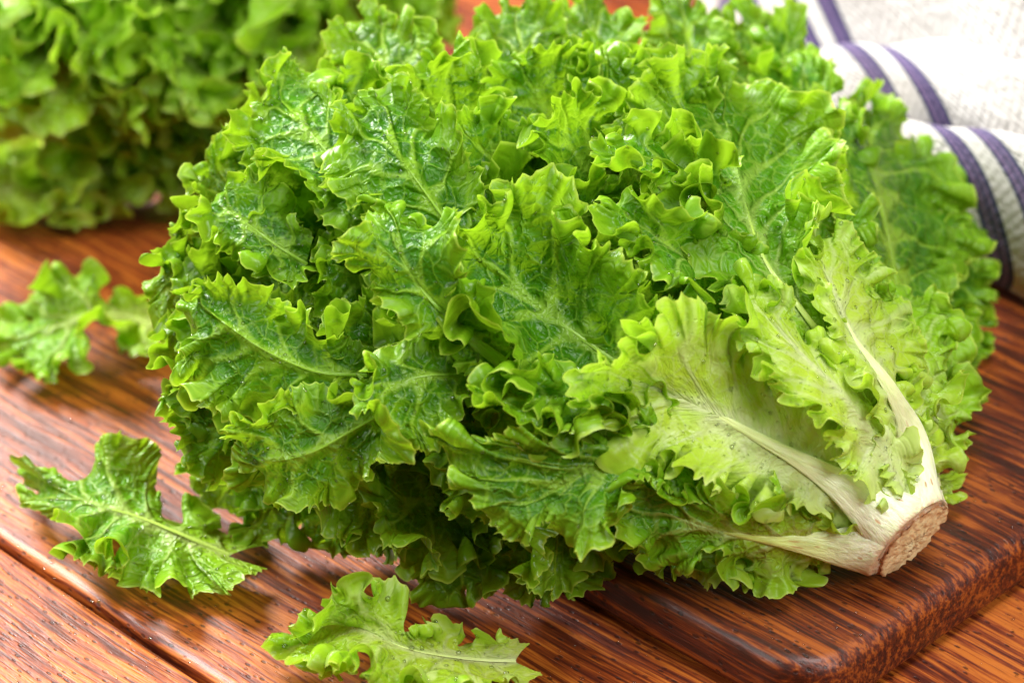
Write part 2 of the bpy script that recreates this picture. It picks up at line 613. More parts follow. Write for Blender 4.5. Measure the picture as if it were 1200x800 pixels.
def make_leaf(name, mid, marg, tip_i, seed, parent, mat=M_LEAF, nu=680, nv=36,
              ruffle=(0.0075, 0.0030, 0.0010), waves=(0.030, 0.0105, 0.0031), cup=0.0,
              pale0=None, pale_scale=1.0, rib=(0.0045, 0.0008), out_dir=None, clamp=True, root='leaf',
              stalk=None, rib_pale=None, pale_add=0.0, blister=0.0005, env_p=3.1, footed=False, foot_w=0.0045, wave_k=1.0, mid_amp=0.25, mid_w=0.0045, foot_l=0.16):
    """mid: midrib points base->tip ; marg: margin points base(left)->tip->base(right), tip_i its tip index"""
    rng = np.random.RandomState(seed)
    waves = tuple(w * wave_k if i < 2 else w for i, w in enumerate(waves))
    ruffle = tuple(r * wave_k if i < 2 else r for i, r in enumerate(ruffle))
    mid = np.array(mid, float)
    marg = np.array(marg, float)
    tip_frac = None
    G, LG = catmull(marg, nu)
    dtip = np.linalg.norm(G - marg[tip_i], axis=1)
    it = int(np.argmin(dtip))
    sarc = np.linspace(0, LG, nu)
    Mf, LM = catmull(mid, 200)
    a = np.where(np.arange(nu) <= it, (it - np.arange(nu)) / max(it, 1),
                 (np.arange(nu) - it) / max(nu - 1 - it, 1))
    w = 0.90 * (1 - a) ** 0.85
    # keep monotone & smooth mapping on the midrib
    wi = w * 199
    M = np.stack([np.interp(wi, np.arange(200), Mf[:, k]) for k in range(3)], -1)
    T = norm(np.gradient(Mf, axis=0))
    TM = norm(np.stack([np.interp(wi, np.arange(200), T[:, k]) for k in range(3)], -1))
    tt = np.linspace(0, 1, nv)
    tt = 1 - (1 - tt) ** 1.35
    t = tt[None, :, None]
    V = G - M
    lv = np.linalg.norm(V, axis=1, keepdims=True)
    Cp = M + V * 0.42 + TM * lv * 0.16
    P = ((1 - t) ** 2) * M[:, None] + 2 * t * (1 - t) * Cp[:, None] + t ** 2 * G[:, None]
    if out_dir is None:
        out_dir = -ray(600, 400)
    out_dir = np.asarray(out_dir, float)
    if cup:
        P = P - (4 * t * (1 - t)) * (out_dir[None, None] * (cup * lv[:, None]))
    # smooth the base surface a little along s
    for _ in range(6):
        P[1:-1] = 0.25 * P[:-2] + 0.5 * P[1:-1] + 0.25 * P[2:]
    rest = P.copy()
    n0, _ = grid_normals(P)
    if np.mean(np.sum(n0 * out_dir, -1)) < 0:
        n0 = -n0
        flip = -1.0
    else:
        flip = 1.0
    t2 = tt[None, :]
    S = sarc[:, None]
    # fade the ruffles near the petiole
    basef = (1 - smooth(0.72, 1.0, a))[:, None] * 0.85 + 0.15
    Tdir = norm(np.gradient(P, axis=0))
    # -- level 1 : broad folds
    ph = 2 * np.pi * S / waves[0] + 1.6 * noise1(rng, S, waves[0] * 2.7) + rng.uniform(0, 6.28) \
        + 0.5 * np.sin(3 * t2 + rng.uniform(0, 6))
    am = ruffle[0] * 1.2 * (0.8 + 0.45 * noise1(rng, S, waves[0] * 2.2)) * basef
    env = t2 ** env_p
    g = n0
    k = env * am
    P = P + n0 * (k * np.sin(ph))[..., None] + Tdir * (-0.50 * k * np.sin(2 * ph))[..., None]
    # -- level 2
    n1, T1 = grid_normals(P)
    n1 = n1 * flip
    ph2 = 2 * np.pi * S / waves[1] + 1.9 * noise1(rng, S, waves[1] * 3.1) + rng.uniform(0, 6.28) \
        + 0.8 * np.sin(4 * t2 + rng.uniform(0, 6))
    env2 = smooth(0.56, 1.0, t2) ** 1.15
    am2 = ruffle[1] * 1.25 * (0.85 + 0.55 * noise1(rng, S, waves[1] * 3.0)) * basef
    k2 = env2 * am2
    # margin lobes follow the second wave (in-plane growth)
    dG = norm(np.gradient(P, axis=1))
    P = P + n1 * (k2 * np.sin(ph2))[..., None] + T1 * (-0.42 * k2 * np.sin(2 * ph2))[..., None]
    lob = np.clip(np.sin(ph2 * 0.5 + 1.0), -1, 1)
    P = P + dG * ((0.0015 * lob + 0.0014 * noise1(rng, S, 0.02)) * smooth(0.6, 1.0, t2) * basef)[..., None]
    # -- level 3 : fine crimp and teeth
    n2, T2 = grid_normals(P)
    n2 = n2 * flip
    ph3 = 2 * np.pi * S / waves[2] + 1.5 * noise1(rng, S, waves[2] * 3.3) + rng.uniform(0, 6.28)
    env3 = smooth(0.62, 1.0, t2) ** 1.4
    k3 = env3 * ruffle[2] * (0.8 + 0.5 * noise1(rng, S, waves[2] * 4)) * basef
    P = P + n2 * (k3 * np.sin(ph3))[..., None]
    saw = 1 - np.abs(np.sin(ph3 * 0.5 + 0.7)) ** 0.8 * 1.0
    saw2 = 1 - np.abs(np.sin(ph3 * 1.13 + 2.0))
    tooth = (0.0019 * saw + 0.0007 * saw2) * (0.55 + 0.45 * basef)
    P = P + dG * (tooth * smooth(0.86, 1.0, t2) ** 1.5)[..., None]
    # soft blistering of the whole blade
    if blister:
        r = rest * 1000.0
        b = np.zeros(P.shape[:2])
        for q in range(10):
            kv = norm(rng.normal(size=3)) * 2 * np.pi / rng.uniform(5.0, 14.0)
            b += np.sin(r @ kv + rng.uniform(0, 6.28))
        P = P + n2 * (blister * 0.42 * b * smooth(0.0008, 0.006, np.linalg.norm(rest - M[:, None], axis=-1)) * (0.4 + 0.6 * basef))[..., None]
    if footed:
        cd = (P - CUT0) @ AX
        P = P + AX * np.maximum(0.0045 - cd, 0)[..., None]
    if clamp:
        gz = ground(P[..., 0], P[..., 1]) + 0.0022
        dz = P[..., 2] - gz
        P[..., 2] = gz + np.where(dz > 0.004, dz, 0.004 * np.exp(np.clip((dz - 0.004) / 0.012, -6, 0)))
    # attributes
    if stalk is None:
        stalk = STALK
    dist = np.linalg.norm(rest - stalk, axis=-1)
    middist = np.linalg.norm(rest - M[:, None], axis=-1)
    if pale0 is None:
        pale = 1.0 - 0.98 * smooth(0.004, 0.135 * pale_scale, dist) ** 0.50
        pale = pale * 0.86 + mid_amp * np.exp(-middist / mid_w) * (1 - smooth(0.03, 0.15 * pale_scale, dist))
        pale = np.clip(pale + 0.03, 0, 1)
    else:
        db = np.linalg.norm(rest - mid[0], axis=-1)
        pale = pale0 + 0.5 * np.exp(-db / 0.03) + 0.12 * np.exp(-middist / 0.006)
    pale = np.clip(pale + pale_add, 0, 1)
    nveins = max(6, int(round(LG / 0.017)))
    q = np.linspace(0, nveins, nu)[:, None] + 0.12 * np.sin(t2 * 7 + 3 * noise1(rng, S, 0.05))
    spacing = LG / nveins * np.clip(t2, 0.05, 1)
    vd = np.abs((q % 1.0) - 0.5) * spacing
    me = grid_mesh(name, P, mat, {'rest': rest, 'edge': np.broadcast_to(t2, P.shape[:2]), 'pale': pale,
                                  'veindist': vd, 'middist': middist,
                                  'fibre': np.stack([q * 2.6 + seed, np.broadcast_to(t2, q.shape) * 2.2, 0 * q], -1)})
    o = link(name, me, parent)
    # midrib sub-part : flattened tapering bar lying in the crease
    if rib:
        n = 70
        MM = Mf[np.linspace(0, 186, n).astype(int)] + norm(out_dir) * (0.0005 - 0.0018 * np.linspace(0, 1, n)[:, None] ** 3)
        TT = norm(np.gradient(MM, axis=0))
        f = np.linspace(0, 1, n)[:, None]
        up = np.zeros_like(MM) + norm(out_dir)
        if footed:
            v0 = MM - CUT0
            radial = norm(v0 - (v0 @ AX)[:, None] * AX)
            kk = 1 - smooth(0.05, 0.35, f)
            up = norm(up * (1 - kk) + radial * kk)
        side = norm(np.cross(TT, up))
        up = norm(np.cross(side, TT))
        wd = rib[0] * (1 - f) ** 2.3 + rib[1] * (1 - 0.6 * f)
        thick = 0.24
        if footed:
            wd = wd + foot_w * np.exp(-(f / foot_l) ** 1.5)
            thick = 0.24 + 0.04 * np.exp(-f / 0.1)
        ang = np.linspace(0, 2 * np.pi, 22, endpoint=False)
        rgh = 1 + 0.05 * np.sin(7 * ang + seed)[None, :] + 0.03 * np.sin(15 * ang + 3 * f)
        ring = (MM[:, None] + side[:, None] * (np.cos(ang)[None, :] * wd * rgh)[..., None]
                + up[:, None] * (np.sin(ang)[None, :] * wd * thick * rgh)[..., None])
        if footed:
            so_ = (np.cos(ang)[None, :] * wd)
            ring = ring - up[:, None] * (so_ ** 2 / 0.030 * np.exp(-(f / 0.22) ** 2))[..., None]
            cd = (ring - CUT0) @ AX
            ring = ring + AX * np.maximum(0.0002 - cd, 0)[..., None]
        # rounded closed foot and tip
        c0_, c1_ = ring[:1].mean(1, keepdims=True), ring[-1:].mean(1, keepdims=True)
        ring = np.concatenate([c0_ + (ring[:1] - c0_) * 0.02 - TT[0] * 0.0002, c0_ + (ring[:1] - c0_) * 0.9 - TT[0] * 0.0001,
                               ring, c1_ + (ring[-1:] - c1_) * 0.02], 0)
        ring = np.concatenate([ring, ring[:, :1]], 1)
        f = np.concatenate([[[0], [0]], f, [[1]]])
        wd = np.concatenate([wd[:2], wd, wd[-1:]])
        if clamp:
            gz = ground(ring[..., 0], ring[..., 1]) + 0.001
            ring[..., 2] = np.maximum(ring[..., 2], gz)
        dr = np.linalg.norm(ring - stalk, axis=-1)
        if pale0 is None:
            pr = np.clip(1.0 - 0.9 * smooth(0.012, 0.13 * pale_scale, dr) ** 0.7, 0, 1)
        else:
            pr = np.clip(pale0 + 0.45 - 0.3 * np.broadcast_to(f, ring.shape[:2]), 0, 1)
        an = np.concatenate([ang, [ang[0] + 2 * np.pi]])
        rr = np.stack([np.cos(an)[None, :] * wd, np.sin(an)[None, :] * wd, f * LM * 0.10 + 0 * an[None, :]], -1)
        cd = (ring - CUT0) @ AX
        me2 = grid_mesh('midrib', ring, M_RIB, {'pale': pr, 'rest': rr, 'cutdist': cd if footed else cd + 1.0})
        r_ = link('midrib', me2, o)
    return o, P, n2


WET = []        # (points, normals) to scatter droplets on


def fan_leaf(base, tip, width, out, seed, parent, bend=0.2, curl=0.15, shape=0.0, twist=0.0, **kw):
    """leaf from two points: obovate fan, width = half width, out = facing direction at its middle"""
    rng = np.random.RandomState(seed + 999)
    base, tip = np.array(base, float), np.array(tip, float)
    ax = tip - base
    L = np.linalg.norm(ax)
    ax = ax / L
    out = np.array(out, float)
    out = norm(out - ax * np.dot(out, ax))
    side = np.cross(ax, out)
    if twist:
        out, side = (out * math.cos(twist) + side * math.sin(twist),
                     side * math.cos(twist) - out * math.sin(twist))

    def at(u, v):
        # arch away from the chord, tip curled outwards, margins cupped
        h = bend * L * math.sin(math.pi * min(u, 1.0) * 0.9) + curl * L * max(0, u - 0.55) ** 2 * 2.2
        h += 0.10 * width * (abs(v) / max(width, 1e-6)) ** 2
        return base + ax * (u * L) + side * v + out * h
    mid = [at(u, 0) for u in (0, 0.25, 0.5, 0.72, 0.9)]
    prof = [(0.03, 0.12), (0.16, 0.34), (0.36, 0.72), (0.58, 0.98), (0.78, 0.98), (0.94, 0.66), (1.02, 0.30)]
    left, right = [], []
    for u, w in prof:
        left.append(at(u + rng.uniform(-.02, .02), -width * w * rng.uniform(0.85, 1.12)))
        right.append(at(u + rng.uniform(-.02, .02), width * w * rng.uniform(0.85, 1.12)))
    marg = left + [at(1.04, rng.uniform(-.1, .1) * width)] + right[::-1]
    return make_leaf('leaf', mid, marg, len(left), seed, parent, out_dir=out, **kw)


# ------------------------------------------------------------------ the big lettuce
head = empty('lettuce', tuple(on_plane(640, 560, BT)))
tag(head, 'big curly green lettuce head in sharp focus lying on the cutting board', 'lettuce')


def hero(mid, marg, tip_i, seed, **kw):
    # everything swells forward from the stalk, whose flesh the feet sink into
    def lf(p):
        k = smooth(30, 190, math.hypot(p[0] - 1060, p[1] - 620))
        return (p[0], p[1], p[2] * (0.35 + 0.65 * k) + LIFT * k - 3 * (1 - k))
    m = [BODY.hit(*lf(p)) for p in mid]
    g = [BODY.hit(*lf(p)) for p in marg]

    def foot(q):
        v = q - CUT0
        v = v - AX * np.dot(v, AX)
        L = np.linalg.norm(v)
        return CUT0 - AX * 0.0015 + v / L * 0.0110
    if math.hypot(mid[0][0] - 1065, mid[0][1] - 615) < 62 and mid[0][2] > -15:
        m = [foot(m[0])] + m[1:]
        g = [foot(g[0])] + g[1:-1] + [foot(g[-1])]
        kw['footed'] = True
    c = np.mean(np.array(g), 0)
    kw.setdefault('out_dir', norm(norm(BODY.normal(c)) * 0.5 - ray(600, 400) * 0.5))
    o, P, n = make_leaf('leaf', m, g, tip_i, seed, head, **kw)
    WET.append((P, n))
    return o


LIFT = 8.0
HEROES = [
    # L1b the big pale leaf with the broad white rib
    dict(mid=[(1045, 606, 6), (975, 562, 6), (905, 522, 4), (835, 484, 2), (765, 452, 2), (725, 436, 2)],
         marg=[(1045, 590, 8), (1010, 530, 8), (955, 470, 8), (900, 420, 10), (850, 378, 14), (810, 372, 20), (765, 390, 22),
               (720, 405, 20), (690, 428, 16), (676, 462, 14), (715, 500, 12), (770, 535, 10), (835, 565, 10), (905, 588, 9), (975, 608, 8),
               (1035, 622, 6)],
         tip=8, seed=31, rib=(0.0042, 0.0012), ruffle=(0.0045, 0.0026, 0.0009), cup=0.08, env_p=4.5, pale_scale=2.0, pale_add=0.12, foot_w=0.0052, foot_l=0.22,
         mid_amp=0.36, mid_w=0.010, blister=0.0003),
    # L1a the central leaf with its long rib, margins raised
    dict(mid=[(860, 520, -10), (800, 475, -10), (735, 434, -9), (680, 395, -9), (620, 350, -9), (560, 290, -6)],
         marg=[(860, 470, -4), (820, 410, 0), (770, 345, 8), (725, 318, 14), (690, 262, 12), (640, 225, 14), (580, 232, 12),
               (540, 256, 8), (512, 310, 6), (535, 372, 10), (575, 412, 12), (600, 462, 12), (650, 490, 14), (705, 480, 12),
               (760, 520, 0), (840, 540, -8)],
         tip=7, seed=11, rib=(0.0016, 0.0005), ruffle=(0.0055, 0.0028, 0.0009), cup=0.12, env_p=3.6, pale_scale=0.9),
    # L3 the tall leaf right of the middle
    dict(mid=[(1060, 592, -16), (1000, 450, 0), (940, 365, 0), (892, 296, -4), (862, 190, -6), (848, 115, -2)],
         marg=[(1040, 590, 4), (975, 480, 6), (905, 385, 8), (850, 310, 8), (828, 250, 12), (800, 180, 12), (757, 80, 8),
               (805, 62, 6), (838, 66, 4), (870, 85, 4), (930, 112, 8), (980, 150, 10), (965, 200, 14), (945, 240, 16),
               (950, 300, 10), (975, 380, 6), (1030, 480, 6), (1070, 580, 4)],
         tip=8, seed=12, foot_w=0.0015, rib=(0.0022, 0.0004), ruffle=(0.0055, 0.0026, 0.0010), cup=0.12, pale_scale=1.15, env_p=3.6),
    # L4 the pale leaf with a white rib down the right
    dict(mid=[(1076, 590, 8), (1068, 520, 12), (1042, 455, 14), (1000, 395, 12), (972, 330, 10), (955, 280, 8)],
         marg=[(1050, 592, 10), (1015, 500, 14), (985, 430, 14), (965, 370, 12), (950, 310, 12), (944, 270, 10),
               (952, 254, 8), (985, 264, 8), (1025, 305, 10), (1068, 352, 10), (1080, 410, 8), (1068, 470, 8), (1082, 530, 8),
               (1092, 585, 8)],
         tip=6, seed=13, foot_w=0.0062, foot_l=0.30, mid_amp=0.35, mid_w=0.008, blister=0.0005, rib=(0.0050, 0.0008), ruffle=(0.0036, 0.0022, 0.0010), pale_scale=1.9, pale_add=0.08),
    # L5 pale frilly leaf folded over the basin of the central one
    dict(mid=[(1068, 598, 12), (1035, 530, 15), (990, 465, 15), (930, 405, 14), (890, 355, 10)],
         marg=[(1045, 604, 12), (1015, 580, 17), (985, 530, 20), (950, 490, 20), (915, 460, 18), (880, 415, 18),
               (858, 360, 12), (870, 322, 8), (900, 335, 8), (950, 390, 9), (1000, 440, 12), (1050, 510, 12), (1082, 590, 10)],
         tip=7, seed=14, rib=None, mid_amp=0.3, mid_w=0.008, ruffle=(0.0042, 0.0026, 0.0012), pale_scale=1.8, pale_add=0.08),
    # L6 pale leaf standing behind the stalk, far right
    dict(mid=[(1092, 585, -2), (1098, 530, -6), (1100, 460, -10), (1095, 400, -12)],
         marg=[(1080, 585, -2), (1076, 520, -4), (1072, 450, -8), (1078, 400, -10), (1093, 372, -12), (1112, 395, -12),
               (1122, 440, -8), (1140, 476, -6), (1112, 520, -6), (1104, 560, -4), (1102, 590, -2)],
         tip=4, seed=15, rib=(0.005, 0.0008), ruffle=(0.0036, 0.0022, 0.0010), pale_scale=1.5, pale_add=0.05),
    # L7 dark leaf at the back right, in front of the towel
    dict(mid=[(1075, 560, -30), (1062, 430, -34), (1045, 300, -34), (1025, 200, -30), (1012, 130, -28)],
         marg=[(1060, 540, -26), (1020, 420, -24), (985, 320, -22), (970, 220, -22), (985, 140, -24), (1010, 112, -26),
               (1055, 125, -28), (1075, 170, -30), (1110, 215, -30), (1118, 255, -30), (1142, 296, -30), (1105, 330, -30),
               (1100, 400, -30), (1090, 480, -30), (1085, 560, -30)],
         tip=5, seed=16, rib=(0.0003, 0.00022), ruffle=(0.0050, 0.0026, 0.0011), pale_scale=0.55),
    dict(mid=[(1080, 560, -40), (1095, 480, -40), (1115, 420, -40)],
         marg=[(1070, 540, -40), (1075, 460, -40), (1090, 400, -40), (1115, 375, -40), (1135, 395, -40), (1150, 430, -40),
               (1125, 450, -40), (1100, 500, -40), (1090, 560, -40)],
         tip=4, seed=17, rib=(0.003, 0.0008), ruffle=(0.003, 0.0022, 0.0011), pale_scale=0.5, nu=300, nv=24),
    # L8 leaf with the white foot below the stalk
    dict(mid=[(1040, 646, 2), (985, 640, 4), (910, 632, 4), (830, 618, 4), (760, 590, 4)],
         marg=[(1030, 622, 4), (975, 606, 6), (925, 584, 8), (870, 586, 12), (820, 578, 10), (760, 556, 8), (715, 560, 6),
               (700, 600, 4), (740, 640, 5), (790, 668, 6), (838, 652, 6), (868, 678, 4), (925, 676, 2), (975, 668, 1),
               (1030, 668, 0)],
         tip=7, seed=18, foot_w=0.0054, foot_l=0.22, mid_amp=0.35, mid_w=0.006, rib=(0.0055, 0.0008), ruffle=(0.0040, 0.0026, 0.0010), pale_scale=0.75),
    # L9 the smooth leaf turned down at the bottom middle
    dict(mid=[(860, 545, -4), (780, 530, 0), (705, 545, 6), (650, 575, 10), (612, 602, 12)],
         marg=[(820, 500, -2), (760, 480, 2), (712, 498, 8), (675, 520, 12), (600, 508, 14), (545, 512, 12), (505, 504, 8),
               (535, 556, 14), (560, 590, 16), (600, 626, 16), (632, 608, 14), (680, 638, 20), (725, 608, 18), (735, 560, 12),
               (780, 580, 6), (850, 580, -2)],
         tip=8, blister=0.0004, seed=19, rib=(0.0003, 0.00022), ruffle=(0.0050, 0.0021, 0.0010), pale_scale=0.8, cup=-0.10),
    # L2 curled leaf left of the middle
    dict(mid=[(590, 425, -6), (540, 385, 2), (500, 345, 10), (472, 305, 16), (458, 275, 18)],
         marg=[(600, 410, -4), (570, 370, 4), (556, 330, 14), (545, 290, 18), (520, 248, 18), (485, 246, 18), (455, 240, 18),
               (432, 270, 18), (405, 296, 14), (425, 330, 10), (460, 350, 10), (490, 392, 8), (540, 430, -2), (580, 450, -6)],
         tip=6, blister=0.0004, seed=20, rib=(0.003, 0.0006), ruffle=(0.0052, 0.0021, 0.0010), cup=-0.14),
    # L15, L16 small curled margins right of the middle
    dict(mid=[(880, 350, -14), (830, 320, -8), (785, 290, 2), (745, 255, 8)],
         marg=[(880, 330, -10), (840, 285, 0), (800, 250, 8), (755, 238, 14), (722, 224, 14), (700, 262, 12),
               (740, 285, 10), (780, 300, 12), (800, 345, 10), (850, 370, -4), (885, 370, -12)],
         tip=4, seed=21, rib=(0.0003, 0.00022), ruffle=(0.006, 0.0028, 0.0010), nu=480, nv=28, cup=-0.05),
    dict(mid=[(870, 250, -16), (820, 215, -4), (775, 190, 6), (735, 180, 12)],
         marg=[(870, 230, -12), (825, 180, 0), (780, 150, 8), (735, 150, 12), (702, 172, 12), (722, 205, 14), (752, 222, 14),
               (785, 205, 12), (810, 240, 4), (850, 270, -8)],
         tip=4, seed=22, rib=(0.0003, 0.00022), ruffle=(0.006, 0.0028, 0.0010), nu=480, nv=28),
    # left face leaf, dark with bright frilled edge
    dict(mid=[(430, 440, -10), (370, 435, -2), (310, 410, 4), (262, 378, 8), (235, 356, 8)],
         marg=[(430, 410, -8), (370, 380, -2), (310, 345, 2), (262, 334, 6), (225, 338, 8), (212, 372, 10), (218, 410, 10),
               (205, 430, 8), (228, 470, 8), (270, 480, 6), (320, 490, 2), (380, 480, -4), (430, 460, -10)],
         tip=4, blister=0.0004, seed=23, rib=(0.0003, 0.00022), ruffle=(0.0050, 0.0021, 0.0010), cup=0.08),
    # upper left leaves
    dict(mid=[(470, 270, -14), (430, 230, -6), (385, 180, 0), (345, 135, 4), (318, 108, 6)],
         marg=[(480, 240, -12), (440, 180, -4), (400, 120, 2), (368, 78, 4), (325, 84, 6), (295, 130, 8), (278, 182, 8),
               (320, 208, 8), (360, 230, 4), (400, 260, -2), (440, 290, -10)],
         tip=4, blister=0.0004, seed=24, rib=(0.0003, 0.00022), ruffle=(0.0050, 0.0021, 0.0010), cup=0.06),
    dict(mid=[(560, 300, -14), (520, 255, -6), (480, 200, 4), (445, 150, 10)],
         marg=[(580, 270, -12), (550, 200, -4), (520, 140, 4), (480, 100, 8), (430, 112, 10), (396, 140, 12), (388, 190, 12),
               (415, 230, 8), (460, 260, 0), (520, 300, -10)],
         tip=4, blister=0.0004, seed=25, rib=(0.0003, 0.00022), ruffle=(0.0055, 0.0021, 0.0010), cup=0.05),
    dict(mid=[(360, 310, -16), (320, 285, -6), (280, 255, 2), (252, 235, 4)],
         marg=[(370, 280, -12), (330, 240, -2), (300, 208, 4), (262, 216, 6), (236, 244, 6), (250, 272, 6), (290, 300, 2), (350, 330, -12)],
         tip=4, seed=26, rib=(0.0003, 0.00022), ruffle=(0.0045, 0.0026, 0.0011), nu=380, nv=26),
    # left lower face
    dict(mid=[(470, 470, -10), (420, 500, -2), (365, 530, 4), (320, 540, 8), (290, 535, 8)],
         marg=[(450, 440, -8), (390, 455, 0), (335, 470, 6), (285, 480, 10), (275, 520, 10), (290, 560, 10), (330, 590, 8),
               (375, 590, 4), (420, 560, 0), (470, 500, -8)],
         tip=4, blister=0.0004, seed=27, rib=(0.0003, 0.00022), ruffle=(0.0050, 0.0021, 0.0010), cup=0.05),
    dict(mid=[(560, 440, -12), (500, 440, 0), (455, 455, 6), (430, 480, 10)],
         marg=[(560, 410, -10), (500, 400, 2), (450, 415, 8), (420, 440, 12), (430, 500, 14), (455, 540, 12), (490, 530, 6),
               (530, 490, 0), (570, 470, -10)],
         tip=4, blister=0.0004, seed=28, rib=(0.0003, 0.00022), ruffle=(0.0055, 0.0021, 0.0010), nu=480, nv=28),
    # leaf under the central one, running to the lower left of the rib
    dict(mid=[(900, 560, -10), (800, 520, -6), (720, 490, -2), (640, 470, 4), (590, 455, 8)],
         marg=[(880, 530, -6), (790, 480, -2), (700, 440, 2), (630, 425, 8), (585, 430, 10), (560, 460, 12), (575, 495, 14),
               (640, 505, 14), (690, 500, 10), (760, 550, 2), (830, 590, -2), (890, 590, -8)],
         tip=5, seed=29, rib=(0.003, 0.0006), ruffle=(0.0055, 0.0028, 0.0010)),
]

for h in HEROES:
    kw = {k: v for k, v in h.items() if k not in ('mid', 'marg', 'tip', 'seed')}
    hero(h['mid'], h['marg'], h['tip'], h['seed'], **kw)


UNDER = [((1030, 610), (770, 610), 60), ((1030, 600), (790, 520), 65), ((1030, 590), (830, 430), 65), ((1040, 580), (900, 340), 60),
         ((1050, 570), (970, 300), 55), ((1070, 570), (1060, 340), 50), ((1080, 570), (1100, 430), 40), ((1000, 560), (900, 480), 60)]


def px_fan(b, t, wpx, seed, blift=-30, tlift=0, parent=head, body=BODY, wet=True, facing=None, low=None, **kw):
    B = body.hit(b[0], b[1], blift)
    Tt = body.hit(t[0], t[1], tlift)
    if low is not None:                 # the tip rests just above the surface below it
        Tt = on_plane(t[0], t[1], low)
        Tt = on_plane(t[0], t[1], low + float(ground(Tt[0], Tt[1])))
    nrm = body.normal(Tt)
    out = norm(nrm * 0.6 - ray(t[0], t[1]) * 0.6 + np.array([0, 0, 0.15])) if facing is None else facing
    o, P, n = fan_leaf(B, Tt, wpx * 0.00026, out, seed, parent, **kw)
    if wet:
        WET.append((P, n))
    return o


rng = np.random.RandomState(21)
# silhouette leaves : (base px, tip px, half width px, base lift, tip lift)
SIL = [
    ((520, 250), (430, 40), 62, -50, -25), ((600, 230), (520, 75), 55, -50, -18), ((640, 220), (600, 20), 62, -60, -35),
    ((700, 230), (690, 10), 48, -60, -38), ((770, 220), (700, 60), 60, -50, -20), ((820, 210), (790, 12), 42, -60, -40),
    ((880, 250), (870, 40), 55, -60, -38), ((920, 280), (905, 60), 45, -55, -34), ((960, 290), (930, 85), 40, -50, -26),
    ((980, 300), (960, 125), 45, -46, -24), ((1040, 400), (1070, 200), 60, -50, -36), ((1060, 430), (1110, 270), 55, -56, -44),
    ((1070, 470), (1125, 340), 45, -56, -50),
    ((400, 260), (330, 100), 52, -40, -15), ((350, 300), (290, 160), 48, -40, -14), ((340, 330), (200, 280), 52, -36, -8),
    ((330, 380), (182, 320), 50, -36, -6), ((340, 420), (190, 400), 52, -36, -4), ((350, 460), (200, 470), 48, -36, -4),
    ((360, 470), (215, 520), 48, -36, -2), ((380, 480), (250, 575), 50, -34, -2), ((400, 490), (305, 610), 50, -34, 0),
    ((420, 500), (370, 630), 50, -34, 0), ((470, 510), (430, 630), 46, -34, 0), ((520, 520), (470, 655), 46, -34, 0),
    ((560, 530), (520, 700), 50, -34, 2), ((600, 540), (580, 680), 48, -34, 0), ((650, 560), (640, 700), 52, -34, 2),
    ((700, 560), (690, 650), 46, -30, 0), ((760, 570), (735, 655), 46, -26, 0), ((820, 590), (780, 672), 42, -24, 0),
    ((880, 600), (850, 668), 38, -20, 0), ((940, 610), (900, 672), 36, -14, 0),
]
for k, (b, t, w, bl, tl) in enumerate(SIL):
    px_fan(b, t, w, 200 + k, bl, tl, low=0.007 if t[1] > 560 else None, bend=0.12, curl=0.10, nu=440, nv=20, rib=None, wave_k=rng.uniform(0.65, 1.15),
           ruffle=(0.0048, 0.0028, 0.0010), pale_scale=0.75)

for k, (b, t, w) in enumerate(UNDER):
    px_fan(b, t, w, 300 + k, -9, -9, bend=0.03, curl=0.0, wet=False, nu=440, nv=20, rib=None,
           ruffle=(0.0040, 0.0024, 0.0010), pale_scale=1.5)

# inner leaves filling the dome, frilled ends pointing outwards
rng = np.random.RandomState(5)
pts = []
tries = 0
while len(pts) < 44 and tries < 8000:
    tries += 1
    x, y = rng.uniform(200, 940), rng.uniform(60, 640)
    # inside a loose outline of the leafy part
    if ((x - 560) / 375.0) ** 2 + ((y - 340) / 290.0) ** 2 > 1:
        continue
    if y > 0.50 * (x - 560) + 420 and x > 620:
        continue
    if x > 760 and y > 300:
        continue
    if any(((x - a) / p) ** 2 + ((y - b) / q) ** 2 < 1 for a, b, p, q in
           ((610, 330, 110, 100), (700, 400, 90, 70), (885, 180, 100, 125), (640, 560, 100, 62), (490, 300, 62, 62), (280, 410, 75, 75), (430, 170, 50, 55), (340, 140, 50, 60))):
        continue
    if all((x - a) ** 2 + (y - b) ** 2 > 68 ** 2 for a, b in pts):
        pts.append((x, y))
px_fan((1010, 430), (925, 215), 70, 330, -24, -22, bend=0.03, curl=0.0, wet=False, nu=300, nv=16, rib=None, ruffle=(0.004, 0.002, 0.001))
for k, (b, t) in enumerate([((430, 420), (290, 330)), ((450, 440), (270, 430)), ((480, 400), (370, 370)), ((430, 480), (300, 520)), ((470, 300), (360, 220))]):
    px_fan(b, t, 85, 340 + k, -34, -20, bend=0.03, curl=0.0, wet=False, nu=300, nv=16, rib=None, ruffle=(0.004, 0.002, 0.001),
           pale_scale=0.8)
for k, (x, y) in enumerate(pts):
    dx, dy = 900 - x, 520 - y
    L = math.hypot(dx, dy)
    r = min(L, rng.uniform(120, 170))
    b = (x + dx / L * r, y + dy / L * r)
    px_fan(b, (x, y), rng.uniform(52, 80), 400 + k, -46, rng.uniform(-9, 1), bend=rng.uniform(0.1, 0.25),
           curl=rng.uniform(0.1, 0.35), twist=rng.uniform(-0.5, 0.5), nu=440, nv=20, rib=None,
           wave_k=rng.uniform(0.6, 1.2), ruffle=(0.0052, 0.0030, 0.0010), pale_scale=0.8)

